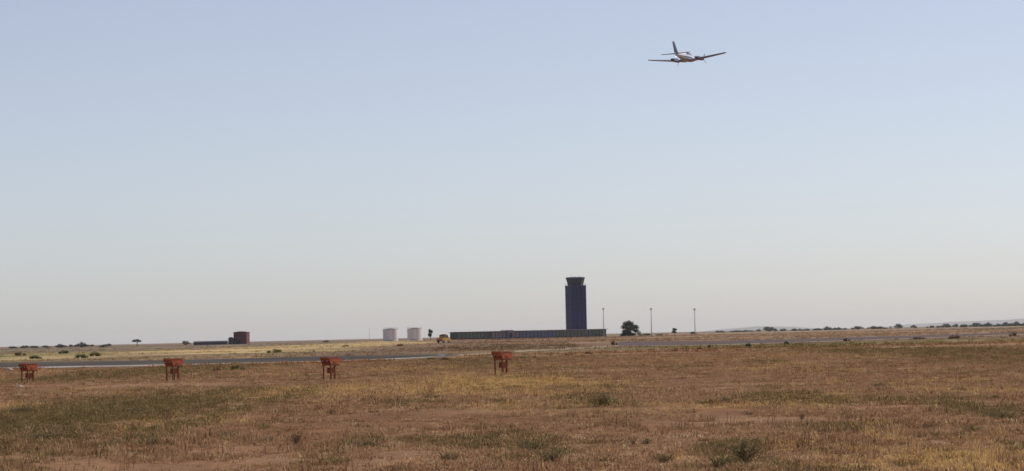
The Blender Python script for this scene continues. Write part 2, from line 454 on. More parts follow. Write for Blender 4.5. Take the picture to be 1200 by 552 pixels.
# ------------------------------------------------------------------ papi light units
UX = [33, 203, 387, 588.5]
def papi_master():
    t = empty('approach_light_unit', (0, 0, 0))
    # body frame: +X towards the aircraft (front, with the lenses), +Y across, +Z up
    W, L, H0, H1 = 0.48, 0.80, 0.70, 0.99
    def prism(prof, y0, y1):
        n = len(prof); vs = [(x, y0, z) for x, z in prof] + [(x, y1, z) for x, z in prof]
        fs = [tuple(range(n)), tuple(range(n, 2 * n))[::-1]] + [(k, n + k, n + (k + 1) % n, (k + 1) % n) for k in range(n)]
        return vs, fs
    prof = [(-L / 2, H0 + 0.02), (L / 2 - 0.16, H0), (L / 2 - 0.02, H1 - 0.05), (L / 2 + 0.02, H1 - 0.02), (L / 2 - 0.03, H1), (-L / 2 + 0.03, H1 - 0.015), (-L / 2, H1 - 0.05)]
    m = MB(); m.add(*prism(prof, -W / 2, W / 2)); body = m.build('housing', M['orange'], t)
    m = MB(); m.box((0.0, 0, H1 + 0.012), (L * 0.92, W + 0.04, 0.022)); m.build('lid', M['orange'], t)
    for s in (-1, 1):
        m = MB(); m.tube((L / 2 - 0.12, s * 0.12, H0 + 0.14), (L / 2 - 0.062, s * 0.12, H0 + 0.155), 0.034, 0.036, 12); ln = m.build('lamp_lens', M['lens'], t)
        m = MB(); m.tube((L / 2 - 0.13, s * 0.12, H0 + 0.14), (L / 2 - 0.07, s * 0.12, H0 + 0.153), 0.062, 0.065, 12); m.build('lens_ring', M['black'], ln)
        m = MB(); m.box((-0.05, s * (W / 2 + 0.012), H0 + 0.10), (0.20, 0.02, 0.09)); m.build('side_hinge', M['orange_dark'], t)
    m = MB(); m.box((-0.06, 0, H0 - 0.03), (L * 0.82, W * 0.9, 0.05)); m.build('mounting_frame', M['orange_dark'], t)
    for k, (x, y) in enumerate(((0.22, -0.19), (0.22, 0.19), (-0.34, -0.02))):
        m = MB(); m.tube((x, y, 0.03), (x, y, H0 - 0.05), 0.032 if k < 2 else 0.045, n=10); lg = m.build('leg', M['orange_dark'], t)
        m = MB(); m.lathe([(0.085, 0.0), (0.085, 0.03), (0.04, 0.035), (0.036, 0.10)], 10, (x, y, 0.0)); m.build('foot_flange', M['rust'], lg)
    m = MB(); m.box((-0.05, 0.0, 0.44), (0.26, 0.20, 0.24)); jb = m.build('junction_box', M['orange_dark'], t)
    m = MB(); m.tube((-0.05, 0.02, 0.0), (-0.05, 0.02, 0.33), 0.02, n=8); m.build('cable_conduit', M['black'], jb)
    return t
def copy_tree(o, parent=None):
    c = o.copy(); COL.objects.link(c); c.parent = parent
    for ch in list(o.children): copy_tree(ch, c)
    return c
PL = ['orange-red approach light unit farthest left, low in the grass', 'orange-red approach light unit second from left, casting a dark shadow to its left',
      'orange-red approach light unit third from left, left of the storage tanks', 'orange-red approach light unit on tall legs nearest the control tower']
papi = papi_master()
bpy.context.view_layer.update()
Y0 = 9.0 / math.hypot(185.5 / F_PX, 0.039)
for i, px in enumerate(UX):
    o = papi if i == 0 else copy_tree(papi)
    Y = Y0 * (1 - 0.039 * i); p = at_dist(px, Y, 440)
    tag(o, PL[i], 'light unit', 'approach light units in a row')
    # front looks along the approach: to the left and towards us
    o.rotation_euler = (0, 0, R(180 + 55 + random.uniform(-3, 3)))
    o.location = (p[0], Y, hz(p[0], Y) - (0.10 if i == 0 else 0.02)); 
    UX[i] = (p[0], Y)

# ------------------------------------------------------------------ control tower
TD = 1750.0
pt = at_dist(675.7, TD, 393)
tz = hz(pt[0], TD)
tower = empty('control_tower', (pt[0], TD, tz), R(21.7), 'tall dark navy airport control tower with a flared glass cab', 'tower')
S, HS = 9.9, 31.2
m = MB(); m.box((0, 0, HS / 2), (S - 0.5, S - 0.5, HS)); m.build('shaft_core', M['tower_core'], tower)
pan = {}
for f in range(4):
    a = f * math.pi / 2
    rows = 9; cols = 3; ph = HS / rows; pw = S / cols
    for r in range(rows):
        for c in range(cols):
            if f in (0,) and c == 1 and r in (2, 6): pass
            if 'p' not in pan:
                mm = MB(); mm.box((0, 0, 0), (pw - 0.16, 0.30, ph - 0.16)); o = mm.build('cladding_panel', M['tower'], tower); pan['p'] = o.data
            else:
                o = link('cladding_panel', pan['p'], None, tower)
            ox = (c - 1) * pw; oy = -(S / 2 - 0.15 + 0.0); 
            o.location = (math.cos(a) * ox - math.sin(a) * oy, math.sin(a) * ox + math.cos(a) * oy, (r + 0.5) * ph)
            o.rotation_euler = (0, 0, a)
for f, c, z in ((0, 1, 19.2), (0, 0, 12.0), (0, 1, 8.0), (3, 0, 22.5), (3, 0, 15.6), (3, 0, 8.6)):
    a = f * math.pi / 2; ox = c * 3.3 - 0.2; oy = -(S / 2 + 0.04)
    mm = MB(); mm.box((0, 0, 0), (1.9, 0.12, 1.0)); o = mm.build('window', M['glass'], tower)
    o.location = (math.cos(a) * ox - math.sin(a) * oy, math.sin(a) * ox + math.cos(a) * oy, z); o.rotation_euler = (0, 0, a)
    m2 = MB(); m2.box((0, -0.02, -0.6), (2.2, 0.26, 0.16)); m2.box((0, -0.02, 0.6), (2.2, 0.26, 0.12)); m2.build('window_frame', M['tower_trim'], o)
m = MB(); m.box((0, 0, HS + 0.25), (S + 0.16, S + 0.16, 0.5)); gl = m.build('gallery', M['tower_trim'], tower)
m = MB()
for k in range(4):
    a = k * math.pi / 2
    for j in range(7):
        x = (j / 6 - 0.5) * S; y = S / 2 - 0.05
        q = (math.cos(a) * x - math.sin(a) * y, math.sin(a) * x + math.cos(a) * y)
        m.box((q[0], q[1], HS + 1.0), (0.07, 0.07, 1.0))
    q0 = (-math.sin(a) * (S / 2 - .05), math.cos(a) * (S / 2 - .05))
    m.box((q0[0], q0[1], HS + 1.5), (S - .1, 0.07, 0.07), a)
m.build('railing', M['tower_trim'], gl)
def octa(r, z, rot=math.pi / 8): return [(r * math.cos(rot + k * math.pi / 4), r * math.sin(rot + k * math.pi / 4), z) for k in range(8)]
m = MB(); m.loft([octa(4.75, HS + 0.5), octa(4.75, HS + 1.4)]); m.build('cab_base', M['tower'], tower)
for k in range(8):
    a = octa(4.7, HS + 1.4); b = octa(5.6, HS + 4.7)
    mm = MB(); A, B, C, D = [Vector(q) for q in (a[k], a[(k + 1) % 8], b[(k + 1) % 8], b[k])]
    cen = (A + B + C + D) / 4; nrm = Vector((cen.x, cen.y, -0.3)).normalized() * 0.12
    sc = lambda v: cen + (v - cen) * 0.97
    mm.add([sc(A), sc(B), sc(C), sc(D), sc(A) - nrm, sc(B) - nrm, sc(C) - nrm, sc(D) - nrm], [(0, 1, 2, 3), (7, 6, 5, 4), (0, 4, 5, 1), (1, 5, 6, 2), (2, 6, 7, 3), (3, 7, 4, 0)])
    pn = mm.build('cab_window', M['glass'], tower)
    m2 = MB(); m2.tube(a[k], b[k], 0.13, n=6); m2.build('mullion', M['tower_trim'], pn)
m = MB(); m.loft([octa(5.95, HS + 4.7), octa(6.0, HS + 5.35), octa(5.2, HS + 5.65)]); rf = m.build('cab_roof', M['tower_trim'], tower)
for x, y, h in ((-2.4, 0.5, 1.6), (0.4, 1.2, 1.0), (2.2, -0.8, 1.3)):
    m = MB(); m.tube((x, y, HS + 5.6), (x, y, HS + 5.6 + h), 0.10, 0.05); m.tube((x - .4, y, HS + 5.6 + h * .8), (x + .4, y, HS + 5.6 + h * .8), 0.05); m.build('antenna', M['steel'], rf)
m = MB(); m.box((0.8, -S / 2 - 0.22, 1.5), (3.0, 0.3, 3.0)); d = m.build('door', M['tower_trim'], tower)

# ------------------------------------------------------------------ terminal building
a = at_dist(537.5, 1690, 398); b = at_dist(711.5, 1738, 393)
va = Vector((a[0], a[1])); vb = Vector((b[0], b[1])); Ln = (vb - va).length; ang = math.atan2(vb.y - va.y, vb.x - va.x)
# length along the facade as a function of the pixel column
def along(px):
    d = ray(px, 396); 
    # intersect ray (d.x t, t) with the facade line
    ca, sa = math.cos(ang), math.sin(ang)
    t = (va.x * sa - va.y * ca) / (d[0] * sa - ca)
    return (d[0] * t - va.x) * ca + (t - va.y) * sa
term = empty('terminal_building', (va.x, va.y, min(hz(*va), hz(*vb)) - 0.1), ang, 'long low dark terminal building with pale roof edge running past the control tower', 'building')
HB, DB = 4.5, 11.0
secs = [(537.5, 577, 'glass_green', 'wall_grey'), (577, 594, 'wall_mauve', 'wall_mauve'), (601, 609, 'wall_mauve', 'wall_mauve'), (609, 652, 'glass_blue', 'wall_grey'), (652, 686, 'glass_green', 'wall_grey'), (686, 711.5, 'glass_green', 'wall_grey')]
m = MB(); m.box((Ln / 2, DB / 2 + 0.6, HB / 2), (Ln - 0.4, DB, HB)); m.build('wall', M['wall_grey'], term)
m = MB(); m.box((Ln / 2, DB / 2 + 0.3, HB + 0.16), (Ln + 1.0, DB + 1.4, 0.3)); rf = m.build('roof', M['roof_pale'], term)
for px0, px1, gm, wm in secs:
    s0, s1 = along(px0), along(px1); n = max(1, int(round((px1 - px0) / 4.3))); w = (s1 - s0) / n
    mm = MB(); mm.box((0, 0, 0), (w - 0.7, 0.25, HB - 1.3)); first = None
    mw = MB(); mw.box((0, 0, 0), (0.66, 0.32, HB - 0.02)); fw = None
    for k in range(n):
        x = s0 + (k + 0.5) * w
        if first is None: o = mm.build('facade_panel', M[gm], term); first = o.data
        else: o = link('facade_panel', first, None, term)
        o.location = (x, 0.42, HB / 2 + 0.25)
        if fw is None: o = mw.build('facade_column', M[gm], term); fw = o.data
        else: o = link('facade_column', fw, None, term)
        o.location = (s0 + k * w + 0.33, 0.41, HB / 2)
s0, s1 = along(594), along(601)
m = MB(); m.box(((s0 + s1) / 2, 3.5, 2.6), ((s1 - s0) * 0.96, 9, 5.2)); en = m.build('entrance_block', M['wall_mauve'], term)
m = MB(); m.box(((s0 + s1) / 2, -1.03, 1.9), ((s1 - s0) * 0.6, 0.12, 3.2)); m.build('entrance_door', M['glass'], en)

# ------------------------------------------------------------------ fuel tanks
def tank(px, label):
    D = 1650.0; p = at_dist(px, D, 399); r = 17.6 / 2 * D / F_PX; h = 6.8
    t = empty('storage_tank', (p[0], D, hz(p[0], D) - 0.1), 0, label, 'tank', 'pair of storage tanks')
    m = MB(); m.lathe([(r, 0), (r, h), (r + 0.06, h), (r + 0.06, h + 0.12)], 40); m.build('shell', M['tank'], t)
    m = MB(); m.lathe([(r + 0.10, h + 0.12), (r * 0.5, h + 0.5), (0.2, h + 0.72)], 40); rf = m.build('roof', M['tank'], t)
    for z in (1.9, 3.7, 5.5):
        m = MB(); m.lathe([(r + 0.01, z), (r + 0.05, z + 0.03), (r + 0.05, z + 0.19), (r + 0.01, z + 0.22)], 40); m.build('shell_ring', M['tank'], t)
    m = MB()
    for k in range(20):
        a = 2 * math.pi * k / 20; m.tube((r * math.cos(a), r * math.sin(a), h + 0.12), (r * math.cos(a), r * math.sin(a), h + 1.1), 0.04, n=5)
    m.lathe([(r - .04, h + 1.05), (r + .04, h + 1.05), (r + .04, h + 1.13), (r - .04, h + 1.13)], 30); m.build('railing', M['tank_trim'], rf)
    m = MB()
    for s in (-0.25, 0.25): m.box((s + r * 0.4, -r * 0.92 - 0.25, h / 2 + 0.3), (0.07, 0.07, h + 0.6))
    for k in range(16): m.box((r * 0.4, -r * 0.92 - 0.25, 0.3 + k * 0.45), (0.5, 0.05, 0.05))
    m.build('ladder', M['tank_trim'], t)
    m = MB(); m.box((0, -r - 1.2, 0.5), (3.0, 0.5, 1.0)); m.build('pipe_manifold', M['tank_trim'], t)
tank(457.8, 'left one of two pale cylindrical storage tanks on the horizon')
tank(486.2, 'right one of two pale cylindrical storage tanks, beside the lollipop tree')

# ------------------------------------------------------------------ red brick building and shed
D = 1850.0; k = D / F_PX
p = at_dist(283.3, D, 403)
blk = empty('brick_building', (p[0], D, hz(p[0], D) - 0.2), R(-8), 'dark red brick block building with a slightly arched roof', 'building')
w, h, dd = 15.4 * k, 7.6, 9.0
m = MB(); m.box((0, 0, h / 2), (w, dd, h)); m.build('wall', M['brick'], blk)
prof = [(-w / 2 - .2, h), (-w / 2 - .2, h + .35), (-w / 4, h + 0.75), (0, h + 0.9), (w / 4, h + 0.75), (w / 2 + .2, h + .35), (w / 2 + .2, h)]
n = len(prof); m = MB(); m.add([(x, -dd / 2 - .25, z) for x, z in prof] + [(x, dd / 2 + .25, z) for x, z in prof], [tuple(range(n)), tuple(range(n, 2 * n))[::-1]] + [(i, n + i, n + (i + 1) % n, (i + 1) % n) for i in range(n)])
m.build('roof', M['brick'], blk)
for x in (-2.6, 0.0, 2.6):
    m = MB(); m.box((x, -dd / 2 - 0.03, 5.3), (1.1, 0.14, 1.3)); wi = m.build('window', M['glass'], blk)
    m = MB(); m.box((x, -dd / 2 - 0.06, 4.58), (1.4, 0.25, 0.13)); m.build('window_sill', M['wall_mauve'], wi)
m = MB(); m.box((-1.2, -dd / 2 - 0.05, 1.4), (2.4, 0.16, 2.8)); m.build('door', M['shed'], blk)
p = at_dist(271.2, D - 4, 403)
at_ = empty('annex_hut', (p[0], D - 4, hz(p[0], D - 4) - 0.2), 0, 'small dark hut with rounded roof against the red brick building', 'hut')
m = MB(); m.box((0.6, 0, 1.6), (4.6, 4, 3.2)); m.build('wall', M['shed'], at_)
m = MB(); m.lathe([(1.9, 3.2), (1.8, 4.1), (1.2, 4.7), (0.3, 4.95)], 14, (-0.2, 0, 0)); m.build('roof', M['shed'], at_)
m = MB(); m.box((0.4, -2.05, 1.1), (1.1, 0.12, 2.2)); m.build('door', M['tower_trim'], at_)
p = at_dist(247, D - 15, 403)
sh = empty('low_shed', (p[0], D - 15, hz(p[0], D - 15) - 0.2), 0, 'long low dark shed left of the red brick building', 'shed')
m = MB(); m.box((0, 0, 1.0), (21.5, 5, 2.0)); m.build('wall', M['shed'], sh)
m = MB(); m.add([(-11, -2.8, 2.0), (11, -2.8, 2.0), (11, 2.8, 2.0), (-11, 2.8, 2.0), (-11, 0, 2.7), (11, 0, 2.7)], [(0, 1, 5, 4), (2, 3, 4, 5), (0, 4, 3), (1, 2, 5), (3, 2, 1, 0)]); m.build('roof', M['shed'], sh)
for x in (-8, -4, 0, 4, 8):
    m = MB(); m.box((x, -2.54, 1.05), (2.6, 0.10, 1.3)); m.build('shed_door', M['tower_trim'], sh)

# ------------------------------------------------------------------ floodlight masts
def mast(px, D, ytop, ybase, label):
    p = at_dist(px, D, ybase); z0 = hz(p[0], D)
    hor = 393.5 - (px - 600) * math.tan(R(ROLL))
    h = CAM_H + (hor - ytop) * D / F_PX - z0
    t = empty('floodlight_mast', (p[0], D, z0 - 0.05), R(random.uniform(-25, 25)), label, 'mast', 'floodlight masts beside the terminal')
    m = MB(); m.tube((0, 0, 0), (0, 0, h - 0.3), 0.24, 0.13, 10); pl = m.build('pole', M['steel'], t)
    m = MB(); m.box((0, 0, 0.25), (0.9, 0.9, 0.5)); m.build('base_block', M['concrete'], pl)
    m = MB(); m.box((0, 0, h - 0.7), (1.1, 0.10, 0.10)); m.box((0, 0, h - 0.15), (1.1, 0.10, 0.10)); m.build('crossarm', M['steel'], t)
    for x in (-0.4, 0.4):
        for z in (h - 0.95, h - 0.35):
            mm = MB(); mm.box((x, -0.22, z), (0.4, 0.28, 0.36)); fl = mm.build('floodlight', M['steel'], t)
            mm = MB(); mm.box((x, -0.375, z), (0.34, 0.03, 0.3)); mm.build('lens', M['lens'], fl)
mast(707.6, 1560, 361, 391, 'thin floodlight mast just right of the control tower')
mast(763.6, 1500, 361, 393, 'thin floodlight mast in the middle of three, right of the big tree')
mast(814.6, 1500, 361.3, 391.5, 'thin floodlight mast farthest right of three')
p = at_dist(433, 1500, 399)
t = empty('thin_pole', (p[0], 1500, hz(p[0], 1500)), 0, 'very thin faint pole left of the two storage tanks', 'pole')
m = MB(); m.tube((0, 0, 0), (0, 0, 7.2), 0.09, 0.05); m.build('pole', M['steel'], t)
m = MB(); m.box((0.3, 0, 7.15), (0.8, 0.18, 0.1)); m.build('lamp_head', M['steel'], t)

# ------------------------------------------------------------------ yellow vehicle
D = 860.0; p = at_dist(520, D, 401)
v = empty('utility_truck', (p[0], D, hz(p[0], D)), R(62), 'small ochre yellow utility truck with dark windows parked left of the terminal', 'truck')
v.scale = (1.05, 1.1, 1.25)
def prof_body(pr, w):
    n = len(pr); return [(x, -w / 2, z) for x, z in pr] + [(x, w / 2, z) for x, z in pr], [tuple(range(n)), tuple(range(n, 2 * n))[::-1]] + [(i, n + i, n + (i + 1) % n, (i + 1) % n) for i in range(n)]
m = MB(); m.add(*prof_body([(-2.4, 0.45), (2.35, 0.45), (2.42, 0.7), (2.35, 1.12), (1.25, 1.22), (0.72, 1.95), (-0.75, 2.0), (-0.9, 1.25), (-2.4, 1.2)], 1.9)); m.build('body', M['yellow'], v)
for s in (-1, 1):
    m = MB(); y = s * 0.955
    m.add([(1.1, y, 1.27), (0.66, y, 1.86), (0.02, y, 1.9), (0.02, y, 1.27), (1.1, y + s * .02, 1.27), (0.66, y + s * .02, 1.86), (0.02, y + s * .02, 1.9), (0.02, y + s * .02, 1.27)], [(0, 1, 2, 3), (7, 6, 5, 4), (0, 4, 5, 1), (1, 5, 6, 2), (2, 6, 7, 3), (3, 7, 4, 0)]); m.build('window', M['glass'], v)
    m = MB(); m.box((-0.38, y + s * .01, 1.58), (0.66, 0.03, 0.58)); m.build('window', M['glass'], v)
    for x in (1.45, -1.5):
        m = MB(); m.tube((x, s * 0.72, 0.4), (x, s * 0.98, 0.4), 0.40, n=18); wh = m.build('wheel', M['black'], v)
        m = MB(); m.tube((x, s * 0.97, 0.4), (x, s * 1.0, 0.4), 0.22, n=14); m.build('rim', M['steel'], wh)
    m = MB(); m.box((2.40, s * 0.68, 0.9), (0.06, 0.34, 0.2)); m.build('headlight', M['lens'], v)
m = MB(); m.add([(1.24, -.82, 1.27), (1.24, .82, 1.27), (0.79, .74, 1.9), (0.79, -.74, 1.9), (1.27, -.82, 1.29), (1.27, .82, 1.29), (0.82, .74, 1.92), (0.82, -.74, 1.92)], [(3, 2, 1, 0), (4, 5, 6, 7), (0, 1, 5, 4), (1, 2, 6, 5), (2, 3, 7, 6), (3, 0, 4, 7)]); m.build('windscreen', M['glass'], v)
m = MB(); m.box((-0.8, 0, 1.62), (0.04, 1.5, 0.5)); m.build('rear_window', M['glass'], v)
m = MB(); m.box((0.0, 0, 2.06), (0.3, 1.4, 0.14)); m.build('light_bar', M['rust'], v)
m = MB(); m.box((-0.05, 0, 2.0), (1.45, 1.86, 0.05)); m.build('roof_panel', M['black'], v)
m = MB(); m.box((2.42, 0, 0.55), (0.14, 1.86, 0.2)); m.build('bumper', M['black'], v)
m = MB(); m.box((-2.42, 0, 0.55), (0.14, 1.86, 0.2)); m.build('bumper', M['black'], v)

# ------------------------------------------------------------------ aeroplane
AD = 418.0
pd = ray(803.8, 68.6); ap = Vector((0, 0, CAM_H)) + Vector(tuple(pd)) * AD
pl = empty('aeroplane', ap, 0, 'small white twin-engine aeroplane with a dark tail fin flying in the sky', 'aeroplane')
pl.matrix_world = Matrix.Translation(ap) @ Matrix.Rotation(R(-22), 4, 'Z') @ Matrix.Rotation(R(0.8), 4, 'X') @ Matrix.Rotation(R(-2.2), 4, 'Y')
ST = [(3.55, .05, -.03, .05), (3.35, .2, -.02, .18), (2.9, .36, 0, .32), (2.2, .47, .05, .43), (1.6, .56, .12, .52), (1.1, .61, .21, .63), (0.4, .63, .26, .70), (-0.5, .62, .26, .69), (-1.3, .54, .26, .60), (-2.2, .41, .28, .46), (-3.2, .29, .31, .33), (-4.2, .18, .35, .22), (-5.0, .08, .40, .12), (-5.2, .03, .42, .05)]
def sec(y, off=0.0):
    ys_ = [s[0] for s in ST][::-1]
    return [float(np.interp(y, ys_, [s[i] for s in ST][::-1])) + (off if i != 2 else 0) for i in (1, 2, 3)]
def fp(y, a, off=0.0):
    w_, z_, h_ = sec(y, off); c, s = math.cos(a), math.sin(a); e = 0.85
    return (w_ * math.copysign(abs(c) ** e, c), y, z_ + h_ * math.copysign(abs(s) ** e, s))
m = MB(); m.loft([[fp(s[0], 2 * math.pi * k / 20) for k in range(20)] for s in ST]); m.build('fuselage', M['plane_paint'], pl, smooth=True)
def patch(name, y0, y1, a0, a1, mt, off=0.012, ny=4, na=6, parent=pl):
    vs = [fp(y0 + (y1 - y0) * i / ny, R(a0 + (a1 - a0) * j / na), off) for i in range(ny + 1) for j in range(na + 1)]
    vs += [fp(y0 + (y1 - y0) * i / ny, R(a0 + (a1 - a0) * j / na), -0.02) for i in range(ny + 1) for j in range(na + 1)]
    q = na + 1; N = (ny + 1) * q
    fs = [(i * q + j, i * q + j + 1, (i + 1) * q + j + 1, (i + 1) * q + j) for i in range(ny) for j in range(na)]
    bd = [i * q for i in range(ny + 1)] + [ny * q + j for j in range(1, q)] + [i * q + na for i in range(ny - 1, -1, -1)] + [j for j in range(na - 1, 0, -1)]
    fs += [(bd[i], bd[(i + 1) % len(bd)], N + bd[(i + 1) % len(bd)], N + bd[i]) for i in range(len(bd))]
    return MB().add(vs, fs).build(name, mt, parent, smooth=False)
patch('windscreen', 1.25, 1.75, 42, 138, M['plane_glass'], 0.014)
for s in (0, 1):
    for y0, y1 in ((0.45, 1.15), (-0.35, 0.35), (-1.1, -0.45)):
        a0, a1 = (18, 56) if s == 0 else (124, 162)
        patch('cabin_window', y0, y1, a0, a1, M['plane_glass'])
patch('belly_bounce_patch', -3.4, 2.6, 222, 318, M['tan'], 0.008, ny=14)  # warm bounce light from the ground, painted onto the white underside
patch('cheat_stripe', -4.2, 2.9, -14, -4, M['navy'], 0.010, ny=16, na=2)
patch('cheat_stripe', -4.2, 2.9, 184, 194, M['navy'], 0.010, ny=16, na=2)
def foil(le, chord, th, x, z, n=9):
    up = []; lo = []
    for i in range(n + 1):
        t = 0.5 - 0.5 * math.cos(math.pi * i / n)
        yt = th / 0.2 * chord * (0.2969 * math.sqrt(t) - 0.126 * t - 0.3516 * t * t + 0.2843 * t ** 3 - 0.1015 * t ** 4)
        up.append((x, le - t * chord, z + yt + 0.02 * chord * math.sin(math.pi * t))); lo.append((x, le - t * chord, z - yt + 0.02 * chord * math.sin(math.pi * t)))
    return up + lo[-2:0:-1]
HSPAN = 5.85; DH = math.tan(R(6.4))
for s in (-1, 1):
    rings = [foil(1.35 - 0.28 * t, 2.25 - 1.1 * t, 0.175 - 0.03 * t, s * (0.35 + (HSPAN - 0.35) * t), -0.33 + DH * HSPAN * t) for t in (0, 0.25, 0.5, 0.75, 0.97)]
    rings.append(foil(0.95, 0.7, 0.05, s * HSPAN * 1.012, -0.33 + DH * HSPAN * 1.012))
    m = MB(); m.loft(rings); wg = m.build('wing', M['wing'], pl, smooth=True)
    m = MB(); m.box((s * HSPAN * 1.005, 0.62, -0.31 + DH * HSPAN), (0.16, 0.9, 0.10)); m.build('wing_tip', M['navy'], wg)
    x = s * 1.85; z = -0.33 + DH * 1.85 + 0.06
    m = MB(); m.loft([[(x + r * math.cos(a_), y, z + dz + r * 0.85 * math.sin(a_)) for a_ in [2 * math.pi * k / 14 for k in range(14)]] for y, r, dz in ((2.3, .2, 0), (2.15, .29, 0), (1.6, .34, .0), (0.6, .33, .0), (-0.4, .27, .03), (-1.2, .14, .06), (-1.5, .04, .08))])
    nc = m.build('engine_nacelle', M['navy'], pl, smooth=True)
    m = MB(); m.loft([[(x + r * math.cos(a_), y, z + r * math.sin(a_)) for a_ in [2 * math.pi * k / 12 for k in range(12)]] for y, r in ((2.29, .15), (2.45, .12), (2.6, .03))]); m.build('spinner', M['metal'], nc)
    for b_ in range(3):
        th = R(35 + 120 * b_ + 30 * s); c, sn = math.cos(th), math.sin(th)
        pts = []
        for rr, wd in ((0.12, 0.03), (0.45, 0.04), (0.75, 0.032), (0.85, 0.015)):
            for wx, dy in ((-wd, 0.035), (wd, -0.035)):
                pts.append((x + c * rr - sn * wx, 2.38 + dy, z + sn * rr + c * wx))
        pts2 = [(q[0], q[1] + 0.02, q[2]) for q in pts]
        fs = [(2 * i, 2 * i + 1, 2 * i + 3, 2 * i + 2) for i in range(3)] + [(8 + 2 * i, 8 + 2 * i + 2, 8 + 2 * i + 3, 8 + 2 * i + 1) for i in range(3)] + [(2 * i, 2 * i + 2, 8 + 2 * i + 2, 8 + 2 * i) for i in range(3)] + [(2 * i + 1, 8 + 2 * i + 1, 8 + 2 * i + 3, 2 * i + 3) for i in range(3)] + [(6, 7, 15, 14), (0, 8, 9, 1)]
        MB().add(pts + pts2, fs).build('propeller_blade', M['metal'], nc)
    m = MB(); m.loft([foil(-4.1 - 0.25 * t, 1.15 - 0.45 * t, 0.10, s * (0.05 + 2.15 * t), 0.42 + 0.02 * t) for t in (0, 0.5, 1.0)]); m.build('tailplane', M['wing'], pl, smooth=True)
fin = []
for z_, le, ch in ((0.45, -3.3, 1.85), (0.8, -3.7, 1.6), (1.5, -4.35, 1.25), (2.15, -4.95, 0.95)):
    fin.append([(q[2] * 1.0, q[1], z_) for q in foil(le, ch, 0.12, 0, 0)])
m = MB(); m.loft(fin); m.build('tail_fin', M['navy'], pl, smooth=True)

# ------------------------------------------------------------------ trees and shrubs
def leaf_cloud(lobes, n, size, rng, flat=1.0):
    """n small leaf faces spread in the outer part of several lobes (cx, cy, cz, rx, ry, rz)."""
    lobes = np.array(lobes); vol = lobes[:, 3] * lobes[:, 4] * lobes[:, 5]; pr = vol / vol.sum()
    k = rng.choice(len(lobes), n, p=pr); d = rng.normal(size=(n, 3)); d /= np.linalg.norm(d, axis=1)[:, None]
    rr = rng.random(n) ** 0.45
    c = lobes[k, :3] + d * lobes[k, 3:] * rr[:, None]
    u = rng.normal(size=(n, 3)); u /= np.linalg.norm(u, axis=1)[:, None]
    w = np.cross(u, rng.normal(size=(n, 3))); w /= np.linalg.norm(w, axis=1)[:, None]
    s = size * (0.6 + 0.8 * rng.random(n))[:, None]
    v = np.stack([c - u * s, c - w * s * 0.6, c + u * s, c + w * s * 0.6], 1).reshape(-1, 3)
    return v
def quads_mesh(name, v): return np_mesh(name, v, np.arange(len(v)), np.full(len(v) // 4, 4))
TREES = {}
def tree_proto(kind):
    rng = np.random.default_rng(abs(sum(map(ord, kind))) * 13 + 5); lobes = []
    if kind in ('oak', 'oak_b'):
        for i in range(15):
            a = rng.random() * 6.28; r = 0.42 * math.sqrt(rng.random()); lobes.append((r * math.cos(a), r * math.sin(a), 0.22 + 0.60 * (1 - (r / 0.50) ** 2) * rng.random(), *(0.15 + 0.07 * rng.random(2)), 0.15 + 0.06 * rng.random()))
        nl, tr = 2600, [((0, 0, 0), (0.02, 0, 0.42), .05, .035)]
    elif kind == 'big':
        for i in range(44):
            z = 0.06 + 0.76 * rng.random() ** 1.25; rm = 0.46 * math.sqrt(max(0.05, 1 - ((z - 0.3) / 0.68) ** 2)); a = rng.random() * 6.28; r = rm * math.sqrt(rng.random())
            lobes.append((r * math.cos(a), r * math.sin(a), z, *(0.10 + 0.08 * rng.random(2)), 0.09 + 0.05 * rng.random()))
        lobes.append((0.05, 0, 0.9, .11, .11, .09)); nl, tr = 7000, [((0, 0, 0), (0.02, 0, 0.5), .05, .03)]
    elif kind == 'umbrella':
        for i in range(13):
            a = rng.random() * 6.28; r = 0.4 * math.sqrt(rng.random()); lobes.append((r * math.cos(a), r * math.sin(a), 0.62 + 0.25 * (1 - r / 0.5) * rng.random(), .15 + .06 * rng.random(), .15 + .06 * rng.random(), 0.11))
        nl, tr = 2300, [((0, 0, 0), (0.04, 0, 0.6), .04, .03)]
    elif kind == 'lollipop':
        for i in range(11):
            z = 0.42 + 0.5 * rng.random(); a = rng.random() * 6.28; r = 0.25 * math.sqrt(rng.random()); lobes.append((r * math.cos(a), r * math.sin(a), z, .25, .25, .13))
        nl, tr = 5000, [((0, 0, 0), (0.0, 0, 0.55), .055, .04)]
    else:  # bush
        for i in range(12):
            a = rng.random() * 6.28; r = 0.40 * math.sqrt(rng.random()); lobes.append((r * math.cos(a), r * math.sin(a), 0.18 + 0.55 * (1 - r / 0.55) * rng.random(), .13 + .07 * rng.random(), .13 + .07 * rng.random(), 0.18 + .1 * rng.random()))
        nl, tr = 1800, [((0, 0, 0), (0, 0, 0.3), .03, .02)]
    v = leaf_cloud(lobes, nl, 0.026 if kind != 'bush' else 0.03, rng)
    v[:, 2] = np.maximum(v[:, 2], 0.01)
    m = MB()
    for p0, p1, r0, r1 in tr: m.tube(p0, p1, r0, r1, 7)
    for l in lobes[:7]:
        base = tr[0][1]; m.tube((base[0] * .8, base[1], base[2] * 0.75), (l[0] * 0.9, l[1] * 0.9, l[2]), tr[0][3] * 0.55, tr[0][3] * 0.2, 5)
    me_t = bpy.data.meshes.new('trunk'); me_t.from_pydata(m.v, [], m.f); me_t.materials.append(M['bark'])
    TREES[kind] = (v, me_t); return TREES[kind]
CROWNS = {}
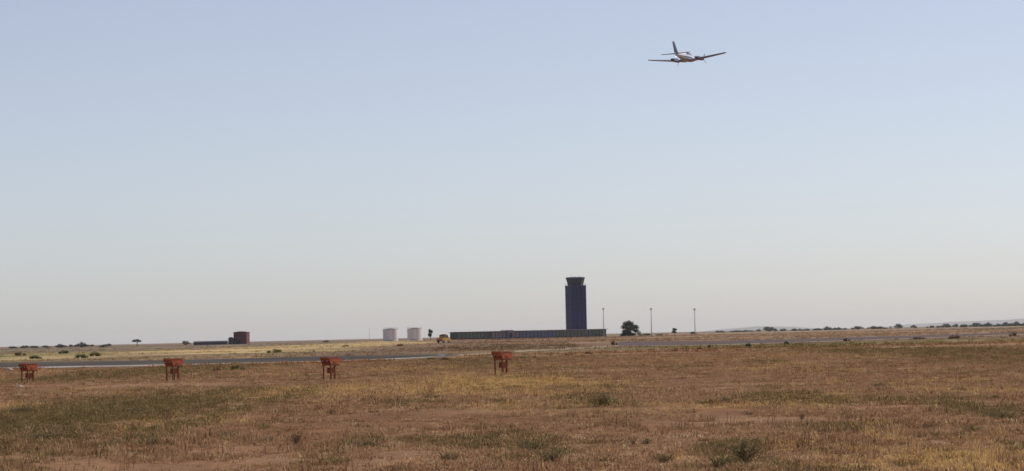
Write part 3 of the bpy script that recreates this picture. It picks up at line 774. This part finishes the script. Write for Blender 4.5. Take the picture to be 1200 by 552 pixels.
def plant(name, kind, leaf, x, y, w, h, label, cat, group=None, sink=0.0):
    v, me_t = TREES.get(kind) or tree_proto(kind)
    key = (kind, leaf)
    if key not in CROWNS:
        me = quads_mesh('crown', v); me.materials.append(LEAF[leaf]); CROWNS[key] = me
    t = empty(name, (x, y, hz(x, y) - sink), random.uniform(0, 6.28), label, cat, group)
    t.scale = (w, w, h)
    link('trunk' if cat == 'tree' else 'stem', me_t, None, t)
    link('crown' if cat == 'tree' else 'foliage', CROWNS[key], None, t)
    return t
def hor(px): return 393.5 - (px - 600) * math.tan(R(ROLL))
def sky_tree(px, D, ytop, wpx, kind, leaf, label, name='tree', cat='tree', group=None):
    p = at_dist(px, D, hor(px)); k = D / F_PX
    h = max(1.2, CAM_H + (hor(px) - ytop) * k - hz(p[0], D)); plant(name, kind, leaf, p[0], D, wpx * k * 1.02, h * (1.22 if kind in ('oak', 'oak_b', 'umbrella') else 1.05), label, cat, group, 0.1)
GL = 'trees along the left horizon'; GR = 'trees along the right horizon'
for a_ in [
 (15, 2300, 405.6, 10, 'oak', 'olive', 'small round tree on the horizon near the left edge of the photograph'),
 (28, 2300, 404.8, 9, 'oak_b', 'oak', 'small dark tree on the left horizon, second from the left edge'),
 (41, 2200, 405.2, 9, 'oak', 'oak', 'small dark tree on the left horizon, third from the left edge'),
 (56, 2300, 405.4, 9, 'oak_b', 'olive', 'small tree on the left horizon, fourth from the left edge'),
 (71.5, 1900, 402.6, 10, 'oak', 'oak', 'dark dome-shaped tree above the green bush at far left'),
 (96, 1800, 400.6, 13, 'oak_b', 'oak', 'wide dark rounded tree above the yellow-green bushes at left'),
 (121, 1500, 403.8, 11, 'oak', 'pale', 'pale dusty tree between the rounded dark tree and the umbrella tree'),
 (160.5, 1900, 398.0, 11.5, 'umbrella', 'oak', 'dark umbrella-shaped tree standing alone on the left horizon'),
 (218, 1900, 398.8, 10, 'oak', 'pale', 'grey dusty tree just left of the long low shed'),
 (381.5, 1700, 398.6, 8, 'oak_b', 'bush_brown', 'low brown tree on the horizon above the third light unit'),
]: sky_tree(*a_, group=GL)
sky_tree(504.3, 1650, 386.3, 6.5, 'lollipop', 'oak', 'slim dark tree with bare trunk between the storage tanks and the yellow truck')
for a_ in [
 (738.5, 1650, 375.8, 23, 'big', 'oak', 'large bushy dark tree between the first two floodlight masts'),
 (755.5, 1550, 389.6, 13, 'bush', 'bush_dark', 'low dark shrubby tree at the right foot of the large bushy tree'),
 (776, 1600, 390.4, 15, 'bush', 'olive', 'low flat tree left of the round tree between the masts'),
 (790.6, 1600, 384.8, 7.5, 'lollipop', 'oak', 'small round dark tree between the second and third floodlight masts'),
 (812, 1700, 388.2, 7, 'oak', 'olive', 'small grey tree at the left foot of the third floodlight mast'),
]: sky_tree(*a_)
RT = [(847, 3200, 388.4, 9), (859, 3300, 387.6, 9), (870, 3300, 386.6, 8), (880, 3300, 387, 9), (889, 3300, 385.6, 7), (902, 2900, 382.3, 16), (917, 3000, 384.8, 9), (931, 3400, 385.6, 10), (944, 3200, 383.9, 10),
      (957, 3400, 384.4, 10), (970, 3000, 382.2, 10), (984, 3500, 383.9, 9), (1006, 3100, 381.8, 12), (1022, 3200, 382.0, 12), (1035, 3400, 382.6, 10), (1053, 2900, 378.8, 10), (1070, 3300, 380.6, 7), (1090, 3300, 380.2, 9),
      (1109, 3100, 378.9, 11), (1120, 3300, 379.4, 8), (1129, 3000, 377.9, 10), (1145, 3200, 377.8, 13), (1157, 3300, 377.8, 11), (1168, 3100, 377.4, 11), (1179, 3200, 377.0, 9), (1190, 3100, 376.6, 12), (1201, 3100, 376.2, 13)]
ORD = ['first', 'second', 'third', 'fourth', 'fifth', 'sixth', 'seventh', 'eighth', 'ninth', 'tenth', 'eleventh', 'twelfth', 'thirteenth', 'fourteenth', 'fifteenth', 'sixteenth', 'seventeenth', 'eighteenth', 'nineteenth', 'twentieth', 'twenty-first', 'twenty-second', 'twenty-third', 'twenty-fourth', 'twenty-fifth', 'twenty-sixth', 'twenty-seventh']
for i, (px, D, yt, wp) in enumerate(RT):
    lab = {5: 'widest dark tree on the right horizon, in front of the faint ridge', 15: 'dark peaked tree rising highest from the middle of the right horizon', 26: 'dark tree cut off by the right edge of the photograph'}.get(i, 'distant low tree on the right horizon, %s to the right of the third mast' % ORD[i])
    sky_tree(px, D, yt, wp, ('oak', 'oak_b', 'bush')[i % 3 if i not in (5, 15) else 0], ('oak', 'olive')[i % 4 == 2], lab, group=GR)

def hedge(name, px0, px1, D, hpx, n, leaf, label, seed):
    rng = np.random.default_rng(seed); lobes = []
    for i in range(n):
        px = px0 + (px1 - px0) * rng.random(); d_ = D * (1 + 0.02 * rng.normal()); p = at_dist(px, d_, hor(px)); k = d_ / F_PX
        hh = CAM_H + hpx * k * (0.25 + 0.75 * rng.random() ** 2); w = (1.5 + 2.5 * rng.random()) * k
        lobes.append((p[0], d_, hz(p[0], d_) + hh * 0.45, w, w, hh * 0.55))
    v = leaf_cloud(lobes, n * 110, 0.55, rng); me = quads_mesh(name, v); me.materials.append(LEAF[leaf]); o = link(name, me); tag(o, label, 'scrub', kind='stuff')
hedge('distant_scrub', 838, 1225, 3600, 1.8, 70, 'olive', 'low hazy scrub line between the trees of the right horizon', 4)
hedge('distant_scrub', -40, 130, 2900, 1.1, 30, 'olive', 'low scrub line along the left horizon', 6)
def field_bush(px, ybase, w, h, leaf, label, kind='bush', name='bush'):
    p = ground_at(px, ybase); k = p[1] / F_PX
    plant(name, kind, leaf, p[0], p[1], w * k * 1.1, h * k * 1.15, label, 'bush', 'bushes in the field', 0.02)
for a_ in [
 (24, 417.5, 12, 6, 'bush_brown', 'brown rounded bush in the field above the leftmost light unit'),
 (43, 420.5, 17, 5.5, 'bush_green', 'low wide green bush beyond the runway, right above the leftmost light unit'),
 (74.5, 415.0, 11, 5.5, 'bush_dark', 'dark green bush in the field below the dome-shaped tree'),
 (95.5, 419.5, 17, 6.5, 'bush_green', 'green bush beyond the runway, left of a browner bush beside it'),
 (113, 417.5, 17, 7.5, 'bush_yellow', 'brownish yellow-green bush right of a green bush beyond the runway'),
 (321, 413.5, 16, 6.5, 'bush_yellow', 'yellow-green bush in the field right of the red brick building'),
 (279.5, 434.5, 15, 9.5, 'bush_dark', 'dark green bush at the near edge of the runway, right of the second light unit'),
 (253, 436.5, 14, 7, 'bush_brown', 'thin brown bush just left of the dark green bush by the runway'),
 (98, 440.5, 12, 6, 'bush_brown', 'dark brown bush on the near runway edge between the first two light units'),
 (519.5, 424.0, 13, 6.5, 'bush_brown', 'olive brown bush at the right end of the runway strip'),
 (508, 422.0, 15, 5, 'bush_yellow', 'pale green bush beside the white marker at the end of the runway'),
 (405, 406.8, 7, 3, 'bush_brown', 'tiny brown bush in the pale field right of the third light unit'),
 (468.5, 406.8, 9, 4, 'bush_brown', 'small brown bush in the pale field below the storage tanks'),
 (611.5, 420.5, 9, 4.5, 'bush_dark', 'dark shrub just right of the light unit nearest the tower'),
 (625.8, 420.3, 6, 5, 'bush_dark', 'small very dark shrub, second to the right of the nearest light unit'),
 (662, 417.5, 9, 4, 'bush_dark', 'dark low shrub in the field below the left side of the tower'),
 (690, 414.8, 8, 4, 'bush_brown', 'brown low shrub in the field below the right side of the tower'),
 (720, 404.6, 7, 7, 'bush_brown', 'brown upright bush at the left end of the mauve taxiway'),
 (790.5, 411.5, 7, 5, 'bush_brown', 'dark brown bush below the round tree and the taxiway'),
 (819.5, 409.5, 7, 4.5, 'bush_brown', 'brown bush on the near taxiway edge below the third mast'),
 (832.5, 408.5, 6, 7, 'bush_brown', 'tall brown bush on the taxiway edge right of the third mast'),
 (877, 406.5, 8, 6.5, 'bush_dark', 'dark bush on the taxiway edge, left of a similar one'),
 (921, 404.0, 8, 6, 'bush_dark', 'dark bush on the taxiway edge, right of a similar one'),
 (992.5, 399.8, 8, 5, 'bush_brown', 'brown bush on the pale taxiway edge in the right field'),
 (1077, 397.5, 14, 4, 'bush_brown', 'low wide brown bush in the right field'),
 (1118, 397.0, 14, 6, 'bush_brown', 'rounded brown bush in the field below the right horizon trees'),
 (1187, 394.0, 8, 6, 'bush_brown', 'brown bush in the field at the far right'),
]: field_bush(*a_)

# ------------------------------------------------------------------ runway marker, stones
p = ground_at(517.6, 421.5); t = empty('runway_marker', (p[0], p[1], hz(*p)), 0, 'small white runway marker beside the olive brown bush', 'marker')
m = MB(); m.box((0, 0, 0.30), (0.46, 0.08, 0.22)); m.build('panel', M['white_paint'], t)
for s in (-0.16, 0.16):
    m = MB(); m.tube((s, 0, 0), (s, 0, 0.2), 0.025); m.build('leg', M['steel'], t)
def rock(px, py, w, label, seed):
    rng = np.random.default_rng(seed); p = ground_at(px, py); k = p[1] / F_PX
    prof = [(0.02, -0.05), (0.45, 0), (0.5, 0.12), (0.38, 0.26), (0.15, 0.34)]
    m = MB(); m.lathe(prof, 9)
    m.v = [(x * (0.8 + 0.4 * rng.random()) * w * k, y * (0.6 + 0.4 * rng.random()) * w * k, z * (0.8 + 0.4 * rng.random()) * w * k) for x, y, z in m.v]
    o = m.build('stone', M['stone'], None); o.location = (p[0], p[1], hz(*p)); tag(o, label, 'stone', 'pale stones in the grass')
rock(11.5, 435.5, 9, 'pale stone on the runway edge left of the leftmost light unit', 1)
rock(23.5, 454, 10, 'flat pale stone in the brown grass below the leftmost light unit', 2)
rock(209, 487, 5, 'small pale stone in the bare strip below the second light unit', 3)

# ------------------------------------------------------------------ weeds in the foreground
def weed_proto(seed, dry):
    rng = np.random.default_rng(seed); m = MB(); leaves = []
    for i in range(34):
        a = rng.random() * 6.28; le = 0.45 + 0.55 * rng.random(); out = 0.12 + 0.42 * rng.random()
        b0 = np.array([0.30 * rng.normal() * 0.5, 0.30 * rng.normal() * 0.5, 0]); tip = b0 + np.array([math.cos(a) * out, math.sin(a) * out, le])
        mid = (b0 + tip) / 2 + np.array([0, 0, 0.10]); m.tube(b0, mid, 0.012, 0.010, 4); m.tube(mid, tip, 0.010, 0.005, 4)
        for j in range(int(19 if not dry else 9)):
            t = 0.12 + 0.88 * rng.random(); c = (b0 * (1 - t) + mid * t) if t < 0.5 else (mid * (1 - t) + tip * t)
            c = b0 + (tip - b0) * t + np.array([0, 0, 0.1 * math.sin(math.pi * t)]) + rng.normal(size=3) * 0.045
            d = rng.normal(size=3); d[2] = abs(d[2]); d /= np.linalg.norm(d); w = np.cross(d, rng.normal(size=3)); w /= np.linalg.norm(w)
            L_ = 0.05 + 0.05 * rng.random(); leaves += [c - w * L_ * .1, c + d * L_ * .5 - w * L_ * .3, c + d * L_, c + d * L_ * .5 + w * L_ * .3]
    leaves = np.array(leaves); leaves[:, 2] = np.maximum(leaves[:, 2], 0.0)
    me_s = bpy.data.meshes.new('stem'); me_s.from_pydata(m.v, [], m.f); me_s.materials.append(M['stem'])
    return quads_mesh('foliage', leaves), me_s
WP = [weed_proto(s, s > 3) for s in (1, 2, 3, 4, 5)]
for i, (me, _) in enumerate(WP): me.materials.append(LEAF['weed' if i < 3 else 'weed_dry'])
WEEDS = [
 (430, 520, 42, 13, 0, 'wide olive weed clump in the brown grass below the third light unit'),
 (492, 509, 26, 5, 1, 'low flat green weed left of the small dark weed on bare soil'),
 (541, 510, 20, 8, 2, 'small dark green weed on the bare reddish soil'),
 (526, 537, 30, 11, 0, 'olive weed near the bottom, left of the largest central weed clump'),
 (622, 527, 34, 14, 1, 'upper left part weed of the central pair below the nearest light unit'),
 (645, 540, 36, 18, 0, 'lower right weed of the central pair below the nearest light unit'),
 (706, 479, 34, 17, 2, 'green weed clump standing alone below the control tower'),
 (741, 518, 12, 11, 4, 'dark dry sprig left of a leaning green weed'),
 (757, 517, 14, 9, 1, 'leaning green weed right of a dark dry sprig'),
 (776, 541, 28, 13, 0, 'grey-green weed near the bottom, left of the biggest weed clump'),
 (874, 541, 42, 32, 1, 'biggest green weed clump at the bottom, right of centre'),
 (846, 546, 34, 18, 0, 'low olive weed touching the left side of the biggest weed clump'),
 (853, 473, 16, 8, 2, 'small olive weed in the middle distance right of the tower'),
 (880, 484, 18, 5, 4, 'flat brown weed left of the small reddish sprig'),
 (940, 487, 9, 9, 3, 'small dark reddish sprig standing alone in the right field'),
 (906, 468, 26, 5, 0, 'low olive weed mat left of the small reddish sprig'),
 (963, 506, 16, 9, 2, 'dark green weed on pale soil, left one of two'),
 (1003, 504, 22, 10, 1, 'dark green weed on pale soil, right one of two, with a dry stalk'),
 (1088, 501, 22, 11, 3, 'brown bushy weed in the right foreground'),
 (1138, 508, 28, 13, 1, 'olive weed below the green patch at the right'),
 (1176, 490, 34, 14, 0, 'green weed in the olive patch near the right edge'),
 (1028, 453, 16, 6, 2, 'tiny dark green weed far back in the right field'),
 (346, 520, 20, 22, 4, 'tall thin dry stalks standing in the left foreground'),
 (313, 517, 22, 9, 1, 'small olive weed left of the tall dry stalks'),
 (264, 512, 28, 13, 0, 'olive weed in the green patch left of the tall dry stalks'),
 (272, 470, 30, 9, 2, 'grey-green weed patch below the second light unit'),
 (176, 524, 24, 14, 0, 'olive weed at the right edge of the large green grass patch'),
 (163, 487, 22, 9, 2, 'dark green weed in the upper right of the large green patch'),
 (52, 517, 44, 12, 1, 'wide dark green weed low in the large green patch at left'),
 (22, 485, 26, 8, 2, 'dark green weed at the upper left of the large green patch'),
 (435, 470, 14, 7, 3, 'small dark brown weed below the yellow straw band'),
 (388, 487, 16, 8, 3, 'reddish brown weed below the third light unit'),
 (508, 469, 24, 6, 2, 'low green weed just under the yellow straw band'),
 (587, 471, 20, 7, 0, 'olive weed just under the yellow straw band, below the nearest light unit'),
 (472, 551, 18, 10, 2, 'green weed cut off by the bottom edge, left of centre'),
 (177, 554, 20, 9, 3, 'dark brown weed cut off by the bottom edge at left'),
]
for px, yb, w, h, vi, lab in WEEDS:
    p = ground_at(px, yb); k = p[1] / F_PX
    t = empty('weed', (p[0], p[1], hz(*p) - 0.01), random.uniform(0, 6.28), lab, 'weed', 'weeds in the foreground')
    t.scale = (w * k * 1.05, w * k * 1.05, h * k * 0.9)
    link('stem', WP[vi][1], None, t); link('foliage', WP[vi][0], None, t)

# ------------------------------------------------------------------ grass
def tuft(seed, nb, hgt, spread, wid, lean):
    rng = np.random.default_rng(seed); vs = []; fl = []; lt = []
    for i in range(nb):
        a = rng.random() * 6.28; r = spread * math.sqrt(rng.random()); b = np.array([r * math.cos(a), r * math.sin(a), -0.01])
        a2 = a + rng.normal() * 0.9; L_ = hgt * (0.45 + 0.75 * rng.random()); out = lean * L_ * (0.3 + rng.random())
        d = np.array([math.cos(a2), math.sin(a2), 0]); sd = np.array([-d[1], d[0], 0]); w = wid * (0.7 + 0.6 * rng.random())
        mid = b + d * out * 0.35 + np.array([0, 0, L_ * 0.62]); tip = b + d * out + np.array([0, 0, L_ * (1.0 - 0.25 * lean)])
        n = len(vs); vs += [b - sd * w, b + sd * w, mid + sd * w * 0.8, mid - sd * w * 0.8, tip]
        fl += [n, n + 1, n + 2, n + 3, n + 3, n + 2, n + 4]; lt += [4, 3]
    me = np_mesh('grass_blades', np.array(vs), fl, lt); me.materials.append(LEAF['grass']); return me
tcol = bpy.data.collections.new('grass_tufts')
SP = [(1, 16, 0.05, 0.15, 0.0055, 1.5), (2, 16, 0.065, 0.14, 0.005, 1.3), (3, 18, 0.04, 0.18, 0.006, 1.8), (4, 14, 0.10, 0.11, 0.0045, 0.9), (5, 12, 0.17, 0.08, 0.004, 0.6), (6, 20, 0.085, 0.14, 0.006, 1.0), (7, 5, 0.26, 0.06, 0.0035, 0.4)]
for i, s in enumerate(SP):
    tcol.objects.link(bpy.data.objects.new('tuft_%d' % i, tuft(*s)))
def grass():
    rng = RNG
    Ys = np.linspace(24, 225, 2000); half = 0.215 * Ys + 4
    dens = 105 * np.minimum(1, (38 / Ys) ** 1.05)
    cdf = np.cumsum(2 * half * dens * (Ys[1] - Ys[0])); n = int(cdf[-1])
    u = rng.random(n) * cdf[-1]; y = np.interp(u, cdf, Ys); x = (rng.random(n) * 2 - 1) * (0.215 * y + 4)
    gq, sq, bq = cover(x, y)
    clump = fbm(x / 0.9, y / 1.4, 91, 3); big = fbm(x / 5, y / 9, 95, 3)
    keep = 0.35 + 0.9 * sstep(0.35, 0.62, clump) * (0.5 + big) + 0.5 * gq + 0.4 * sq - 0.75 * bq - 0.6 * pale(x, y)
    k = (rng.random(n) < np.clip(keep, 0.04, 1)) & ~((y > 205 + 2 * np.sin(x)) & (x < -9))
    x, y, gq, sq, bq, clump, big = [q[k] for q in (x, y, gq, sq, bq, clump, big)]; n = len(x)
    r = rng.random(n)
    idx = np.where(r < .4, 0, np.where(r < .62, 1, np.where(r < .9, 2, 3)))
    tall = rng.random(n) < 0.012 + 0.05 * sstep(0.5, 0.7, big) + 0.06 * sq + 0.06 * (1 - sstep(38, 60, y)) * sstep(0.45, 0.6, big); idx = np.where(tall, np.where(rng.random(n) < .5, 4, np.where(rng.random(n) < .5, 3, 6)), idx)
    fl = fbm(x / 0.55, y / 0.8, 141, 2); gg = rng.random(n) < np.maximum(gq * 0.72, 0.6 * sstep(0.80, 0.86, fl)); idx = np.where(gg & (rng.random(n) < .7), 5, idx)
    scl = (0.65 + 0.7 * rng.random(n)) * (0.8 + 0.5 * clump) * (1 - 0.35 * bq) * (1 + 0.0028 * np.maximum(0, y - 40))
    t = rng.random(n)[:, None]
    c = np.array([0.315, 0.18, 0.100]) * (1 - t) + np.array([0.40, 0.255, 0.150]) * t
    dk = rng.random(n) < 0.08 + 0.30 * sstep(0.52, 0.66, fbm(x / 1.6, y / 2.6, 99, 3)); c[dk] = np.array([0.19, 0.105, 0.052]) * (0.7 + 0.6 * t[dk])
    pl_ = rng.random(n) < 0.05; c[pl_] = np.array([0.55, 0.41, 0.23])
    ss = rng.random(n) < sq * 0.8; c[ss] = (np.array([0.45, 0.29, 0.11]) * (1 - t) + np.array([0.60, 0.42, 0.19]) * t)[ss]
    c[gg] = (np.array([0.135, 0.103, 0.042]) * (1 - t) + np.array([0.25, 0.18, 0.083]) * t)[gg]
    scatter('dry_grass', x, y, c, scl, idx, 'short dry brown and olive grass covering the foreground field')
def inside_paved(x, y):
    r = np.zeros(len(x), bool)
    for nn, ff in ((nr, fr), (nr2, fr2)):
        yn = np.interp(x, [p[0] for p in nn], [p[1] for p in nn]); yf = np.interp(x, [p[0] for p in ff], [p[1] for p in ff])
        r |= (x > nn[0][0] - 3) & (x < nn[-1][0] + 3) & (y > yn - 2) & (y < yf + 2)
    return r
def scrub():
    rng = np.random.default_rng(5); n = 60000
    y = 215 * (1500 / 215) ** (rng.random(n) ** 0.8); x = (rng.random(n) * 2 - 1) * (0.21 * y + 10)
    st = fbm(x / 26, y / 16, 131, 3); keep = (sstep(0.42, 0.66, st) * 0.9 + 0.06) * np.where((x < -12) & (y > 330), 0.25, 1.0)
    k = (rng.random(n) < keep) & ~inside_paved(x, y); x, y = x[k], y[k]
    m_ = 5000; xv = -9 - 75 * rng.random(m_); yv = 196 + 26 * rng.random(m_); kv = (rng.random(m_) < sstep(0.4, 0.6, fbm(xv / 6, yv / 9, 133, 3))) & ~inside_paved(xv, yv)
    x = np.concatenate([x, xv[kv]]); y = np.concatenate([y, yv[kv]]); n = len(x)
    c = ground_colour(x, y)[0]; t = rng.random(n)[:, None]; c = c * (0.65 + 1.0 * t) * np.array([1.0, 1.0, 0.9])
    idx = np.where(rng.random(n) < 0.6, 3, np.where(rng.random(n) < .5, 5, 1)); scl = (1.6 + 2.2 * rng.random(n) ** 2) * (1 + (y - 215) / 900)
    scatter('dry_scrub', x, y, c, scl, idx, 'low dry scrub and tussocks scattered over the fields beyond the runway')
def scatter(name, x, y, c, scl, idx, label):
    rng = np.random.default_rng(77); n = len(x)
    me = bpy.data.meshes.new(name); me.vertices.add(n)
    me.vertices.foreach_set('co', np.stack([x, y, height(x, y)], -1).astype(np.float32).ravel())
    def A(nm, ty, arr, ch):
        q = me.attributes.new(nm, ty, 'POINT'); q.data.foreach_set(ch, arr.astype(np.float32 if ty != 'INT' else np.int32).ravel())
    A('tint', 'FLOAT_COLOR', np.concatenate([c, np.ones((n, 1))], 1), 'color'); A('scl', 'FLOAT', scl, 'value'); A('kindex', 'INT', idx, 'value')
    A('rot', 'FLOAT_VECTOR', np.stack([rng.normal(size=n) * .08, rng.normal(size=n) * .08, rng.random(n) * 6.28], -1), 'vector')
    o = link(name, me, LEAF['grass'])
    tag(o, label, 'grass', kind='stuff')
    ng = bpy.data.node_groups.new('scatter_grass', 'GeometryNodeTree')
    ng.interface.new_socket('Geometry', in_out='INPUT', socket_type='NodeSocketGeometry'); ng.interface.new_socket('Geometry', in_out='OUTPUT', socket_type='NodeSocketGeometry')
    N = ng.nodes; L_ = ng.links
    gi = N.new('NodeGroupInput'); go = N.new('NodeGroupOutput'); ip = N.new('GeometryNodeInstanceOnPoints'); ci = N.new('GeometryNodeCollectionInfo')
    ci.inputs['Collection'].default_value = tcol; ci.inputs['Separate Children'].default_value = True; ci.inputs['Reset Children'].default_value = True
    ip.inputs['Pick Instance'].default_value = True
    def na(nm, ty):
        q = N.new('GeometryNodeInputNamedAttribute'); q.data_type = ty; q.inputs['Name'].default_value = nm; return q.outputs['Attribute']
    L_.new(gi.outputs[0], ip.inputs['Points']); L_.new(ci.outputs[0], ip.inputs['Instance']); L_.new(na('kindex', 'INT'), ip.inputs['Instance Index'])
    L_.new(na('rot', 'FLOAT_VECTOR'), ip.inputs['Rotation']); L_.new(na('scl', 'FLOAT'), ip.inputs['Scale']); L_.new(ip.outputs[0], go.inputs[0])
    md = o.modifiers.new('scatter', 'NODES'); md.node_group = ng
    print('GRASS', n)
grass()
scrub()

# ------------------------------------------------------------------ haze
def haze():
    m = bpy.data.materials.new('haze_air'); m.use_nodes = True; nt = m.node_tree; nt.nodes.clear()
    out = nt.nodes.new('ShaderNodeOutputMaterial'); pv = nt.nodes.new('ShaderNodeVolumePrincipled')
    pv.inputs['Color'].default_value = (0.93, 0.955, 0.99, 1); pv.inputs['Density'].default_value = 2.4e-5; pv.inputs['Anisotropy'].default_value = 0.25
    nt.links.new(pv.outputs[0], out.inputs['Volume'])
    mb = MB(); mb.box((0, 22500, 69.0), (50000, 47000, 142)); o = mb.build('haze', m)
    tag(o, 'thin pale summer haze over the whole plain', 'haze', kind='stuff')
haze()
